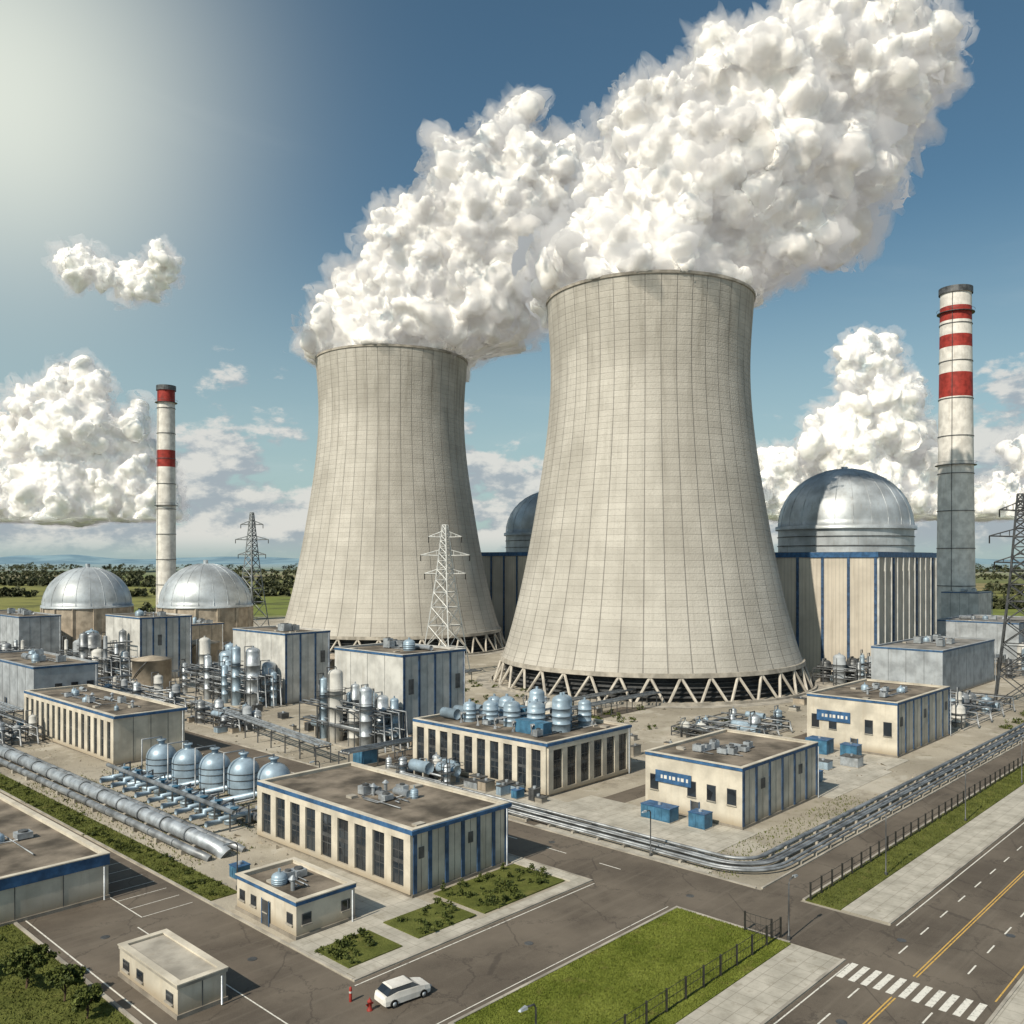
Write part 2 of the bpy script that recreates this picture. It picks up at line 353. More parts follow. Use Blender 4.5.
def belt(d,az0,az1,n,h,thick,slant=0,gap=-.12):
    for i in range(n):
        k=R.uniform(az0,az1)
        if noise.noise(Vector((k*9,d*.01,0)))<gap: continue
        Y=d+R.uniform(-thick,thick)+slant*k; X=k*Y; hh=h*R.uniform(.5,1.1)
        cl.append((Y*C+X*S,Y*S-X*C,hh*.5,hh*.6,hh*.6,hh*.5))
belt(760,-.62,-.22,130,8,14,200); belt(1050,-.64,-.2,220,10,30,-300,-.3); belt(1500,-.65,.7,420,13,60,200,-.3); belt(640,.5,.72,70,9,15); belt(900,-.05,.68,150,14,60,0,-.3); belt(2200,-.7,.7,600,16,160,500,-.4); belt(3200,-.7,.7,600,24,400,0,-.5); belt(560,-.62,-.3,50,7,30); belt(900,-.62,-.25,120,9,20,100)
foliage('distant_trees','leaffar',cl,90,1.7,5)
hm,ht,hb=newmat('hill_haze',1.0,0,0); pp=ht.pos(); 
ht.put(hb.inputs['Base Color'],ht.mix(ht.sstep(ht.noise(pp,.002,5),.4,.6),(.15,.24,.31),(.23,.34,.40))); M['hill']=hm  # aerial perspective painted in as a bluish base colour
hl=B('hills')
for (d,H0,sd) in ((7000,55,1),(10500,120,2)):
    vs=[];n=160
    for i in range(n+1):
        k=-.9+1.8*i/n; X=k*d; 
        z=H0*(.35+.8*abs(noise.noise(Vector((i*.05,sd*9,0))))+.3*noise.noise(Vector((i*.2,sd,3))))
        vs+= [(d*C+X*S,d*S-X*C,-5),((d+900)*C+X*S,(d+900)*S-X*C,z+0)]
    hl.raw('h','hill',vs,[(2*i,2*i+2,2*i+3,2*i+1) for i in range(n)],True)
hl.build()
# ---------------------------------------------------------------- cooling towers
def cooling_tower(x,y,sr,sz):
    t=B('cooling_tower')
    prof=[(43.9,6.8),(42.6,10),(41.2,15),(38.9,24),(37.2,32),(35.4,41),(33.7,51),(31.9,62),(30.5,72),(29.6,81),(29.2,89),(29.3,97),(29.8,105),(30.4,112.2)]
    zs=[p[1] for p in prof]; rs_=[p[0] for p in prof]; zz=np.linspace(6.8,112.2,54); rr_=np.interp(zz,zs,rs_)
    for _ in range(4): rr_[1:-1]=(rr_[:-2]+2*rr_[1:-1]+rr_[2:])/4
    pr=list(zip(rr_.tolist(),zz.tolist()))
    t.lathe('shell','tower',0,0,pr,144,False)
    t.lathe('inner_shell','tower',0,0,[(r-.6,z) for r,z in pr][::-1],96,False)
    t.lathe('rim','conc',0,0,[(29.8,112.2),(30.75,112.2),(30.75,113.0),(29.8,113.0),(29.8,112.2)],120,False,False)
    t.lathe('ring_beam','conc',0,0,[(43.2,6.3),(44.5,6.3),(44.3,7.4),(43.2,7.4),(43.2,6.3)],120,False,False)
    n=36
    for i in range(n):
        a0=2*math.pi*i/n; a1=2*math.pi*(i+.5)/n; a2=2*math.pi*(i+1)/n
        top=(43.9*math.cos(a1),43.9*math.sin(a1),6.5)
        for a in (a0,a2):
            t.tube('columns','tcol',[(46.2*math.cos(a+(.012 if a==a0 else -.012)),46.2*math.sin(a+(.012 if a==a0 else -.012)),.3),top],.38,6,False)
    t.lathe('basin_wall','conc',0,0,[(47.6,0),(47.6,.6),(46.9,.6),(46.9,0)],120,False,False)
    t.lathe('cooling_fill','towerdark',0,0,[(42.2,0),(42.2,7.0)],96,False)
    for z in (1.4,2.6,3.8,5.0): t.lathe('louvres','dsteel',0,0,[(42.3,z),(43.0,z-.35),(43.0,z-.25),(42.3,z+.1)],96,False,False)
    t.lathe('apron','conc',0,0,[(47.6,.05),(51.5,.05)],96,False)
    e=t.build(); e.location=(x,y,0); e.scale=(sr,sr,sz)
cooling_tower(216.6,149.3,.982,.975); cooling_tower(229.1,283.2,1.0,1.022)
# ---------------------------------------------------------------- reactor buildings
def reactor(x0,y0,lx,ly,h,dc=None):
    b=B('reactor_building')
    b.box('walls','rwall',x0,x0+lx,y0,y0+ly,0,h-1.2)
    b.box('parapet','trim',x0-.4,x0+lx+.4,y0-.4,y0+ly+.4,h-1.2,h+.4)
    b.box('roof','roofg',x0+.5,x0+lx-.5,y0+.5,y0+ly-.5,h+.4,h+.5)
    n=6
    for i in range(n+1):
        yy=y0+i*(ly-.8)/n
        b.box('pilasters','stripe',x0-.35,x0-.003,yy,yy+.8,0,h-1.3)
    n=10
    for i in range(n+1):
        xx=x0+i*(lx-.5)/n
        b.box('fins','wall2',xx,xx+.5,y0-.6,y0-.003,0,h-1.3)
    for i in (2,6,9): xx=x0+(i+.5)*(lx-.5)/n; b.box('blue_fins','stripe',xx,xx+.6,y0-.4,y0-.003,0,h-1.3)
    cx,cy=dc or (x0+lx/2,y0+ly/2); r=21.5
    b.lathe('drum','dome',cx,cy,[(r,h),(r,h+8.0)],64,False)
    pr=[(r+.9,h+8.0),(r+.9,h+9.2),(r,h+9.2)]
    for k in range(1,17): a=k*math.pi/32; pr.append((r*math.cos(a),h+9.2+19.5*math.sin(a)))
    b.lathe('dome','dome',cx,cy,pr,64,False)
    for z in (h+2.5,h+5.5): b.lathe('drum_rings','dsteel',cx,cy,[(r+.02,z),(r+.3,z),(r+.3,z+.25),(r+.02,z+.25)],64,False,False)
    for i in range(24):
        a=2*math.pi*i/24; pts=[((r+.06)*math.cos(k*math.pi/20)*math.cos(a)+cx,(r+.06)*math.cos(k*math.pi/20)*math.sin(a)+cy,h+9.2+19.56*math.sin(k*math.pi/20)) for k in range(0,10)]
        b.tube('dome_ribs','dome',pts,.09,4)
    b.cyl('finial','steel',cx,cy,h+28.3,h+29.4,1.1,12)
    b.build()
reactor(267.5,102.6,50.8,50,37,(294.8,124.0)); reactor(283,240,48,48,38)
def dome_store(x,y,r,h):
    b=B('storage_dome'); b.lathe('drum','beige',x,y,[(r,0),(r,h)],48,False)
    pr=[(r+.5,h),(r+.5,h+.9),(r-.1,h+.9)]
    for k in range(1,15): a=k*math.pi/28; pr.append((r*math.cos(a),h+.9+r*.92*math.sin(a)))
    b.lathe('dome','dome',x,y,pr,48,False)
    for i in range(20):
        a=2*math.pi*i/20; pts=[((r+.05)*math.cos(k*math.pi/20)*math.cos(a)+x,(r+.05)*math.cos(k*math.pi/20)*math.sin(a)+y,h+.9+(r*.92+.05)*math.sin(k*math.pi/20)) for k in range(0,10)]
        b.tube('ribs','dome',pts,.07,4)
    for i in range(14):
        a=2*math.pi*i/14; b.box('buttresses','beige',x+r*math.cos(a)-.5,x+r*math.cos(a)+.5,y+r*math.sin(a)-.5,y+r*math.sin(a)+.5,0,h-.1)
    b.cyl('vent','steel',x,y,h+r*.92+.5,h+r*.92+2.2,.9,10); b.build()
dome_store(143.8,372.2,16.6,16); dome_store(169.2,323.3,17.2,17)
def chimney(x,y,h,r0,r1,bands):
    b=B('chimney'); n=28
    def rr(z): return r0+(r1-r0)*z/h
    zs=[0]+sorted(sum(([h*a,h*c] for a,c in bands),[]))+[h]
    for i in range(len(zs)-1):
        z0,z1=zs[i],zs[i+1]; red=any(abs(z0-h*a)<1e-6 for a,c in bands)
        b.lathe('red_bands' if red else 'shaft','red' if red else 'white',x,y,[(rr(z0),z0),(rr(z1),z1)],n,False)
    z=8
    while z<h: b.lathe('hoops','dsteel',x,y,[(rr(z)+.02,z),(rr(z)+.25,z),(rr(z)+.25,z+.3),(rr(z)+.02,z+.3)],n,False,False); z+=h/9.5
    b.lathe('cap','dsteel',x,y,[(r1+.6,h-2.6),(r1+.6,h),(r1-.8,h),(r1-.8,h-4)],n,False,False)
    for z in (h*.93,h*.5):
        b.lathe('platform','dsteel',x,y,[(rr(z),z-.2),(rr(z)+1.2,z-.2),(rr(z)+1.2,z)],n,False,False)
        b.lathe('platform','dsteel',x,y,[(rr(z)+1.2,z+1.1),(rr(z)+1.3,z+1.1),(rr(z)+1.3,z+1.2)],n,False,False)
    b.tube('ladder','dsteel',[(x-rr(0)-.3,y-.6,0),(x-rr(h)-.3,y-.6,h)],.12,4); b.build()
chimney(406.4,122.6,151,7.8,6.1,[(.69,.758),(.83,.865),(.905,.945)])
chimney(220.8,465.4,129,5.2,4.5,[(.66,.73),(.93,.985)])
# ---------------------------------------------------------------- pylons
def pylon(x,y,h,mat,w=8.0,th=.28):
    b=B('electricity_pylon'); ang=.2
    def P(a,bb,z,wd): 
        px,py=a*wd,bb*wd; return (x+px*math.cos(ang)-py*math.sin(ang),y+px*math.sin(ang)+py*math.cos(ang),z)
    def wd(z): return (w/2)*(1-z/h)**1.15+.35 if z<h*.62 else ((w/2)*(1-.62)**1.15+.35)*(1-(z-h*.62)/(h*.38)*.75)
    zs=[0]; 
    while zs[-1]<h*.97: zs.append(min(h,zs[-1]+max(1.6,wd(zs[-1])*1.5)))
    cs=[(-1,-1),(1,-1),(1,1),(-1,1)]
    for i in range(len(zs)-1):
        z0,z1=zs[i],zs[i+1]
        for j in range(4):
            a=cs[j]; c=cs[(j+1)%4]
            b.beam('lattice',mat,P(*a,z0,wd(z0)),P(*a,z1,wd(z1)),th)
            b.beam('lattice',mat,P(*a,z0,wd(z0)),P(*c,z1,wd(z1)),th*.6); b.beam('lattice',mat,P(*c,z0,wd(z0)),P(*a,z1,wd(z1)),th*.6)
            b.beam('lattice',mat,P(*a,z1,wd(z1)),P(*c,z1,wd(z1)),th*.6)
    dx,dy=RV
    for z,l in ((h*.66,6.2),(h*.78,7.4),(h*.9,5.0)):
        for s in (-1,1):
            tip=(x+dx*l*s,y+dy*l*s,z+.2)
            b.beam('crossarms',mat,(x,y-.4,z),tip,th*.8); b.beam('crossarms',mat,(x,y+.4,z),tip,th*.8); b.beam('crossarms',mat,(x,y,z+2.2),tip,th*.7)
            for k in (.35,.65): b.beam('crossarms',mat,(x+dx*l*s*k,y+dy*l*s*k,z),(x+dx*l*s*k,y+dy*l*s*k,z+2.2*(1-k)),th*.5)
            b.tube('insulators','dsteel',[tip,(tip[0],tip[1],z-1.6)],.16,6)
    b.build()
pylon(182.4,200.1,46.5,'pylonw',10.5,.32); pylon(210.5,359.7,56.5,'pylon',11,.36); pylon(237.4,57.2,52,'dsteel',10,.3)
# ---------------------------------------------------------------- generic buildings
def roofkit(b,x0,x1,y0,y1,z,n,seed,big=False):
    r=random.Random(seed)
    for i in range(n):
        x=r.uniform(x0,x1); y=r.uniform(y0,y1); k=r.random(); s=1.6 if big else 1
        if k<.5:
            w=r.uniform(.8,1.6)*s; d=r.uniform(.8,1.5)*s; h=r.uniform(.7,1.3)*s
            b.box('roof_units','steel' ,x,x+w,y,y+d,z+.15,z+h); b.box('unit_feet','dsteel',x+.1,x+w-.1,y+.1,y+d-.1,z,z+.15)
            b.cyl('unit_fans','dsteel',x+w/2,y+d/2,z+h,z+h+.18,min(w,d)*.36,12)
        elif k<.66:
            rr=r.uniform(.35,.8)*s; h=r.uniform(.5,1.2)*s; b.vessel('roof_vessels','tank',x,y,z,z+h,rr,14)
        elif k<.85:
            rr=r.uniform(.3,.5)*s; l=r.uniform(1.5,3)*s; b.tube('roof_ducts','steel',[(x,y,z+rr),(x,y+l,z+rr)],rr,12)
        else:
            b.cyl('vents','steel',x,y,z,z+1.1,.22,8); b.lathe('vents','steel',x,y,[(.45,z+1.1),(.1,z+1.45)],8)
        x2=r.uniform(x0,x1); y2=r.uniform(y0,y1)
        if r.random()<.6: b.tube('roof_pipes','pipe',[(x,y,z+.2),(x2,y,z+.2),(x2,y2,z+.2)],.08,6)
def building(name,x0,y0,lx,ly,h,left='tall',right='stripes',nl=9,nr=5,wall='wall',kit=6,kitbox=None,seed=1,band=.42,big=False,sign=False,roof='roof',doors=True,trim='trim',pier=.18):
    b=B(name); x1,y1=x0+lx,y0+ly
    b.box('walls',wall,x0,x1,y0,y1,0,h-band); b.box('plinth','found',x0-.12,x1+.12,y0-.12,y1+.12,0,.35)
    T=.4; o=.14
    for (a,bb,c,d) in ((x0,x1,y0,y0+T),(x0,x1,y1-T,y1),(x0,x0+T,y0+T,y1-T),(x1-T,x1,y0+T,y1-T)):
        b.box('parapet',wall,a,bb,c,d,h-band,h)
    for (a,bb,c,d) in ((x0-o,x1+o,y0-o,y0+T+.05),(x0-o,x1+o,y1-T-.05,y1+o),(x0-o,x0+T+.05,y0+T+.05,y1-T-.05),(x1-T-.05,x1+o,y0+T+.05,y1-T-.05)):
        b.box('coping',wall,a,bb,c,d,h,h+.1)
    of=.34 if 'tall' in (left,right) else .1
    for (a,bb,c,d) in ((x0-of,x1+of,y0-of,y0-.003),(x0-of,x0-.003,y0,y1)):
        b.box('fascia',trim,a,bb,c,d,h-band,h-.003)
    b.box('roof_deck',roof,x0+T,x1-T,y0+T,y1-T,h-band-.05,h-.3 if band>.35 else h-.1)
    def fb(part,mat,face,a0,a1,z0,z1,d0,d1):
        if face=='L': b.box(part,mat,x0-d1,x0-d0,y0+a0,y0+a1,z0,z1)
        else: b.box(part,mat,x0+a0,x0+a1,y0-d1,y0-d0,z0,z1)
    for face,style,n,Ln in (('L',left,nl,ly),('R',right,nr,lx)):
        if style=='tall':
            m=.5; bay=(Ln-2*m)/n; z0=.9; z1=h-band-.7
            fb('sill_band',wall,face,0,Ln,.36,z0,.003,.32); fb('lintel_band',wall,face,0,Ln,z1,h-band-.01,.003,.32)
            for i in range(n+1):
                c=m+i*bay; a0=max(0,c-bay*pier); a1=min(Ln,c+bay*pier)
                fb('piers',wall,face,a0,a1,z0+.002,z1-.002,.003,.30)
            for i in range(n):
                a0=m+i*bay+bay*pier; a1=m+(i+1)*bay-bay*pier
                fb('windows','glass',face,a0+.01,a1-.01,z0+.01,z1-.01,.003,.06)
                fb('mullions','dsteel',face,(a0+a1)/2-.04,(a0+a1)/2+.04,z0+.02,z1-.02,.062,.1)
                for q in (.32,.5,.72): zq=z0+(z1-z0)*q; w_=.22 if q==.5 else .05; fb('transoms','stripe' if q==.5 else 'dsteel',face,a0+.02,(a0+a1)/2-.045,zq-w_,zq+w_,.062,.1); fb('transoms','dsteel',face,(a0+a1)/2+.045,a1-.02,zq-w_,zq+w_,.062,.1)
        elif style=='stripes':
            bay=Ln/n
            for i in range(n+1):
                c=min(max(i*bay,.3),Ln-.3)
                fb('stripes','stripe',face,c-.24,c+.24,.36,h-band-.01,.003,.12)
            for i in range(n):
                fb('panel_joints','dsteel',face,(i+.5)*bay-.02,(i+.5)*bay+.02,.36,h-band-.01,.003,.02)
                if (i*7+seed)%3==0: fb('grilles','dsteel',face,(i+.35)*bay,(i+.65)*bay,h*.55,h*.72,.022,.08)
        elif style=='small':
            bay=Ln/n
            for i in range(n):
                if (i+seed)%4==3: continue
                a0=(i+.3)*bay; a1=(i+.7)*bay; z0=h*.38; z1=h*.62
                fb('window_frames','dsteel',face,a0-.08,a1+.08,z0-.08,z1+.08,.003,.05); fb('windows','glass',face,a0,a1,z0,z1,.052,.08); fb('sills','conc',face,a0-.12,a1+.12,z0-.2,z0-.085,.003,.18)
        elif style=='panels':
            bay=Ln/n
            for i in range(1,n):
                fb('panel_joints','dsteel',face,i*bay-.04,i*bay+.04,.36,h-band-.01,.003,.03)
    if doors:
        a=ly*.42 if left in('small','panels') else None
        if a: fb('door','dsteel','L',a,a+1.2,.05,2.4,.13,.17); fb('door_frame','trim','L',a-.1,a-.003,.05,2.5,.13,.2); fb('door_frame','trim','L',a+1.203,a+1.3,.05,2.5,.13,.2)
    if sign:
        fb('sign_board','trim','L',ly*.5,ly*.88,h*.52,h*.72,.09,.2)
        for i in range(7): fb('sign_letters','white','L',ly*.53+i*ly*.045,ly*.53+i*ly*.045+ly*(.02+.01*(i%2)),h*.59,h*.65,.202,.23)
    if kit: 
        kx=kitbox or (x0+lx*.3,x1-lx*.3,y0+ly*.2,y1-ly*.3); roofkit(b,*kx,h-.3,kit,seed,big)
        rr=random.Random(seed)
        for q in range(3): xa=rr.uniform(x0+1,x1-2.5); ya=rr.uniform(y0+1,y1-2.5); b.box('roof_hatches','conc',xa,xa+rr.uniform(.6,1.4),ya,ya+rr.uniform(.6,1.4),h-.3,h-.3+rr.uniform(.15,.4))
    b.tube('downpipe','steel',[(x1-.6,y0-.45,.1),(x1-.6,y0-.45,h-band)],.08,6)
    b.build(); return b
building('office_building',59.8,70.6,14.3,29.8,7.0,'tall','stripes',9,6,kit=9,kitbox=(64,69,77,86),seed=3)
building('control_building',98.9,86.2,20.5,30.1,7.9,'tall','tall',10,6,kit=10,kitbox=(102,116,90,112),seed=5)
building('administration_building',104.2,57.3,22.3,15.1,8.0,'small','stripes',5,6,kit=10,kitbox=(109,119,61,67),seed=8,sign=True)
building('laboratory_building',160.9,58.2,28,16.7,9.7,'small','stripes',5,7,kit=9,kitbox=(167,182,62,70),seed=9,sign=True)
building('workshop_building',63.5,152.7,12.4,43.3,8.4,'tall','panels',15,4,kit=12,kitbox=(66,72,160,188),seed=11,pier=.25)
building('warehouse',16,93.5,22.2,50,4.6,'panels','panels',8,5,kit=4,kitbox=(27,34,99,112),seed=12,doors=False,band=1.1)
building('gatehouse',44.6+1.2,70.5,6.6,10.6,3.5,'small','small',5,3,kit=4,kitbox=(47.5,50,73,78),seed=14,band=.36)
building('garage',31.7,64.9,4.0,10.4,2.6,'small','panels',4,2,kit=0,seed=14,band=.25,doors=False,roof='conc',trim='conc')
building('turbine_annex',108,130.3,16.2,21.8,17.0,'panels','stripes',4,4,wall='wall2',kit=6,seed=15,big=True)
building('turbine_annex',118.3,187,13,24.5,17.2,'panels','stripes',4,3,wall='wall2',kit=5,seed=16,big=True)
building('turbine_annex',112,252.5,15.7,23.6,18.4,'panels','stripes',4,4,wall='wall2',kit=5,seed=17,big=True)
building('switchgear_building',108,340,14,52,15,'panels','panels',8,4,wall='wallblue',kit=6,seed=18,big=True)
building('switchgear_building',71,214,14,42,11,'panels','small',8,4,wall='wallblue',kit=8,seed=19,big=True)
building('pump_house',238.3,75,45,18,12,'panels','panels',4,7,wall='wallblue',kit=8,seed=20,big=True,roof='roofg')
building('pump_house',330,80,40,26,14,'panels','panels',4,7,wall='wallblue',kit=5,seed=21,big=True,roof='roofg')
building('pump_house',150,300,14,16,12,'panels','panels',4,3,wall='beige',kit=5,seed=22,big=True,roof='roofg')
building('pump_house',386,108,18,14,22,'panels','panels',4,3,wall='wall2',kit=3,seed=23,big=True,roof='roofg')
# ---------------------------------------------------------------- process equipment
def unit(name,x0,x1,y0,y1,hmax,nv,seed,mat='steel',rmax=1.7,nh=3,rack=True):
    b=B(name); r=random.Random(seed); tops=[]
    b.box('pad','conc',x0-.5,x1+.5,y0-.5,y1+.5,0,.2)
    for i in range(nv):
        for tr in range(20):
            x=r.uniform(x0,x1); y=r.uniform(y0,y1); rr=r.uniform(.5,rmax)
            if all((x-a)**2+(y-c)**2>(rr+q)**2 for a,c,q,_ in tops): break
        h=hmax*r.uniform(.45,1); m=mat if r.random()<.4 else r.choice(['tank','tank','wall2','pipe','wallblue'])
        b.vessel('vessels_'+m,m,x,y,.2,h,rr,16); tops.append((x,y,rr,h))
        if r.random()<.5: 
            b.lathe('platforms','dsteel',x,y,[(rr,h*.7),(rr+.7,h*.7),(rr+.7,h*.7+.1)],14,False,False); b.lathe('platforms','dsteel',x,y,[(rr+.7,h*.7+1.0),(rr+.74,h*.7+1.06),(rr+.7,h*.7+1.1)],14,False,False)
        b.tube('ladders','dsteel',[(x-rr-.15,y,.2),(x-rr-.15,y,h)],.07,4)
    for i in range(nv*2):
        a=r.choice(tops); c=r.choice(tops)
        if a is c: continue
        z=r.uniform(.25,.95)*min(a[3],c[3]); b.tube('pipes','pipe',[(a[0],a[1],z),(c[0],a[1],z),(c[0],c[1],z)],r.uniform(.1,.26),7)
        if r.random()<.5: b.tube('pipes','pipe',[(a[0],a[1],a[3]),(a[0],a[1],a[3]+1.3),(a[0]-a[2]-.5,a[1],a[3]+1.3),(a[0]-a[2]-.5,a[1],.3)],.14,7)
    for i in range(nh):
        x=r.uniform(x0,x1); y=r.uniform(y0,y1-3); rr=r.uniform(.5,1.1); z=r.uniform(1.2,3)
        b.tube('drums','tank',[(x,y-.3,z),(x,y,z),(x,y+3.5,z),(x,y+3.8,z)],rr,12); b.box('saddles','conc',x-rr*.6,x+rr*.6,y+.5,y+.8,.2,z-.4); b.box('saddles','conc',x-rr*.6,x+rr*.6,y+2.6,y+2.9,.2,z-.4)
    if rack:
        H=hmax*.5
        for x in (x0,x1):
            y=y0
            while y<=y1+.1:
                b.beam('frame','dsteel',(x,y,.2),(x,y,H),.2); y+=max(3,(y1-y0)/4)
        for z in (H*.5,H):
            for x in (x0,x1): b.beam('frame','dsteel',(x,y0,z),(x,y1,z),.2)
            y=y0
            while y<=y1+.1:
                b.beam('frame','dsteel',(x0,y,z),(x1,y,z),.16); y+=max(3,(y1-y0)/4)
            for k in range(4): xx=x0+(x1-x0)*(k+.5)/4; b.tube('pipes','pipe',[(xx,y0-2,.4),(xx,y0-1.6,z+.3),(xx,y1,z+.3)],.18,7)
    b.build()
unit('silo_cluster',99.5,106.5,128,152,13.5,13,31,rmax=2.2)
unit('silo_cluster',109,117,187,222,14.5,15,32,rmax=2.3)
unit('silo_cluster',101,111,250,285,14.5,12,33,rmax=2.3)
unit('process_unit',126,140,158,172,8,8,34); unit('process_unit',92,98,165,180,5,6,35,rmax=1.2)
unit('process_unit',125,150,225,240,10,10,36); unit('process_unit',90,100,195,240,6,10,37,rmax=1.3)
unit('process_unit',72,80,262,300,9,11,38); unit('process_unit',128,138,108,124,7,7,39,rmax=1.4)
unit('process_unit',150,172,84,98,4,8,40,rmax=1.2); unit('process_unit',196,232,58,78,6,16,41,'dsteel',1.4)
unit('process_unit',50,62,182,215,6,11,42,rmax=1.3); unit('process_unit',92,105,300,335,10,10,43)
unit('process_unit',240,262,98,110,9,10,44,'dsteel'); unit('process_unit',55,64,225,260,8,10,45)
unit('process_unit',90.5,96.5,100,118,3.5,8,46,rmax=.8,rack=False); unit('process_unit',290,330,60,76,8,14,47,'dsteel')
b=B('rooftop_cooling_plant')
for i,(x,y,r,h) in enumerate([(109,92,1.5,4.6),(112,94,1.4,4.2),(115,92,1.1,3.4),(108,96.5,1.5,3.2),(111,99,1.3,4.8),(107,101,1.4,3.0),(113,101.5,1.0,3.2),(106,105,1.3,2.8),(110,105,1.4,3.0),(116,97,1.0,2.6),(105,109,1.1,2.4),(111,109,1.2,2.6)]):
    b.vessel('vessels','tank',x,y,7.6,7.9+h,r,18)
for y in (93,97,101,105,109): b.tube('pipes','pipe',[(103,y,7.6),(103,y,9.2),(117,y,9.2),(117,y,7.6)],.28,8)
b.box('skid','bluebox',103.5,105.5,91,97,7.6,9.6); b.box('skid','bluebox',113.6,116,104,109,7.6,9.2)
for x in (104,107,110): b.tube('drums','tank',[(x,111,8.6),(x,114.5,8.6)],.9,14)
b.build()
for i in range(5):
    b=B('storage_tank'); x=65.2+i*1.3; y=139-i*6.2; r=2.35
    pr=[(r,.4),(r,3.5)]
    for k in range(1,6): a=k*math.pi/11; pr.append((r*math.cos(a)*.98+.02,3.5+2.0*math.sin(a)))
    pr+= [(.5,5.6),(.5,6.0),(.75,6.0),(.75,6.2),(.3,6.2)]
    b.lathe('shell','tank',x,y,pr,26); 
    for z in (1.2,2.4,3.3): b.lathe('hoops','dsteel',x,y,[(r,z),(r+.06,z),(r+.06,z+.12),(r,z+.12)],26,False,False)
    for a in range(4): b.box('legs','conc',x+1.5*math.cos(a*1.57)-.25,x+1.5*math.cos(a*1.57)+.25,y+1.5*math.sin(a*1.57)-.25,y+1.5*math.sin(a*1.57)+.25,0,.5)
    b.tube('feed_pipe','pipe',[(x,y,5.9),(x,y,6.6),(x-3.2,y,6.6),(x-3.2,y,.8),(x-7,y,.8)],.14,8)
    b.tube('outlet_pipe','tank',[(x-r,y+1,1.1),(x-9,y+1,1.1)],.45,10)
    b.build()
b=B('pipe_manifold')
for i in range(9):
    y=106+i*4.1; z=1.0+.25*(i%2); b.tube('branch_pipes','tank',[(55.5,y,1.3),(57.5,y,1.3),(57.5,y,z+.6),(61.5,y,z+.6),(61.5,y,.3)],.4,10)
    b.lathe('valves','bluebox',59.5,y,[(.25,z+.6),(.25,z+1.5),(.55,z+1.55),(.55,z+1.65)],10); b.vessel('pots','tank',60,y+2,.1,2.0,.8,14)
b.tube('header','pipe',[(62.5,104,.9),(62.5,143,.9)],.55,12); b.tube('header','pipe',[(58.3,104,2.6),(58.3,143,2.6)],.3,10)
for i in range(10): y=105+i*4; b.beam('frame','dsteel',(58.3,y,0),(58.3,y,2.4),.18); b.beam('frame','dsteel',(61,y,0),(61,y,3),.18); b.beam('frame','dsteel',(58.3,y,2.2),(61,y,2.9),.14)
b.build()
for xx,r,z,m_ in ((50.0,.45,.9,'pipe'),(52.0,.85,1.4,'steel'),(54.4,.4,.9,'pipe')):
    b=B('pipeline'); b.tube('pipe',m_,[(xx+1.0,96.5,.2),(xx+.6,97.2,z*.6),(xx,98.5,z),(xx,210,z)],r,18)
    y=101
    while y<210:
        b.box('supports','conc',xx-r*.9,xx+r*.9,y-.3,y+.3,0,z-r*.75)
        b.tube('flanges','pipe',[(xx,y+2,z),(xx,y+2.2,z)],r*1.13,18); y+=6.5
    b.build()
b=B('pipe_bundle')
for i in range(7):
    off=i*.66; r=(.13,.2,.13,.24,.12,.18,.14)[i]; z=.55+(.25 if i%3==1 else 0)
    cx,cy=95.0,53.0; rad=3.0+off; 
    pts=[(cx-rad,112,z)]
    for k in range(9): a=math.pi+ (math.pi/2)*k/8; pts.append((cx+rad*math.cos(a),cy+rad*math.sin(a),z))
    pts.append((300,cy-rad,z)); b.tube('pipes','pipe',pts,r,9)
y=56
while y<112: b.box('sleepers','conc',87.6,92.6,y,y+.3,0,.38); y+=4
x=97
while x<300: b.box('sleepers','conc',x,x+.3,45.8,50.4,0,.38); x+=4
b.build()
def cabinet(x,y,w,d,h,mat='bluebox',name='utility_cabinet'):
    b=B(name); b.box('body',mat,x,x+w,y,y+d,.15,h); b.box('plinth','conc',x-.1,x+w+.1,y-.1,y+d+.1,0,.15); b.box('lid','trim' if mat=='bluebox' else 'dsteel',x-.06,x+w+.06,y-.06,y+d+.06,h,h+.1)
    k=max(2,int(d/1.0))
    for i in range(k): b.box('doors',mat,x-.05,x-.003,y+d*(i+.08)/k,y+d*(i+.92)/k,.3,h-.12)
    b.cyl('vent','steel',x+w/2,y+d/2,h+.1,h+.4,.25,10); b.build()
cabinet(99.8,65.5,2.2,4.6,1.9); cabinet(100.4,60.6,2.0,2.4,2.0); cabinet(154,68,3,4,2.6); cabinet(155,63,2.2,3,2.2); cabinet(151,72,2.2,2.6,2.0,'tank')
cabinet(148,60,2.4,3,1.7,'steel'); cabinet(143,63,2,2.4,1.4,'tank'); cabinet(49.8,88.2,1.6,1.6,1.4); cabinet(92.5,122,3,3,2.4); cabinet(137,66,1.6,2.6,1.3,'steel')
for i in range(64):
    ar=R.choice([(128,150,84,118),(94,97,84,98),(127,160,60,76),(90,130,118,128),(60,76,104,112),(88,108,154,186),(48,76,196,240),(135,165,100,150),(186,236,60,96)])
    cabinet(R.uniform(ar[0],ar[1]),R.uniform(ar[2],ar[3]),R.uniform(.8,2.6),R.uniform(.8,3),R.uniform(.7,2.0),R.choice(['bluebox','steel','tank','wall2','beige','dsteel','conc']),'equipment_crate')
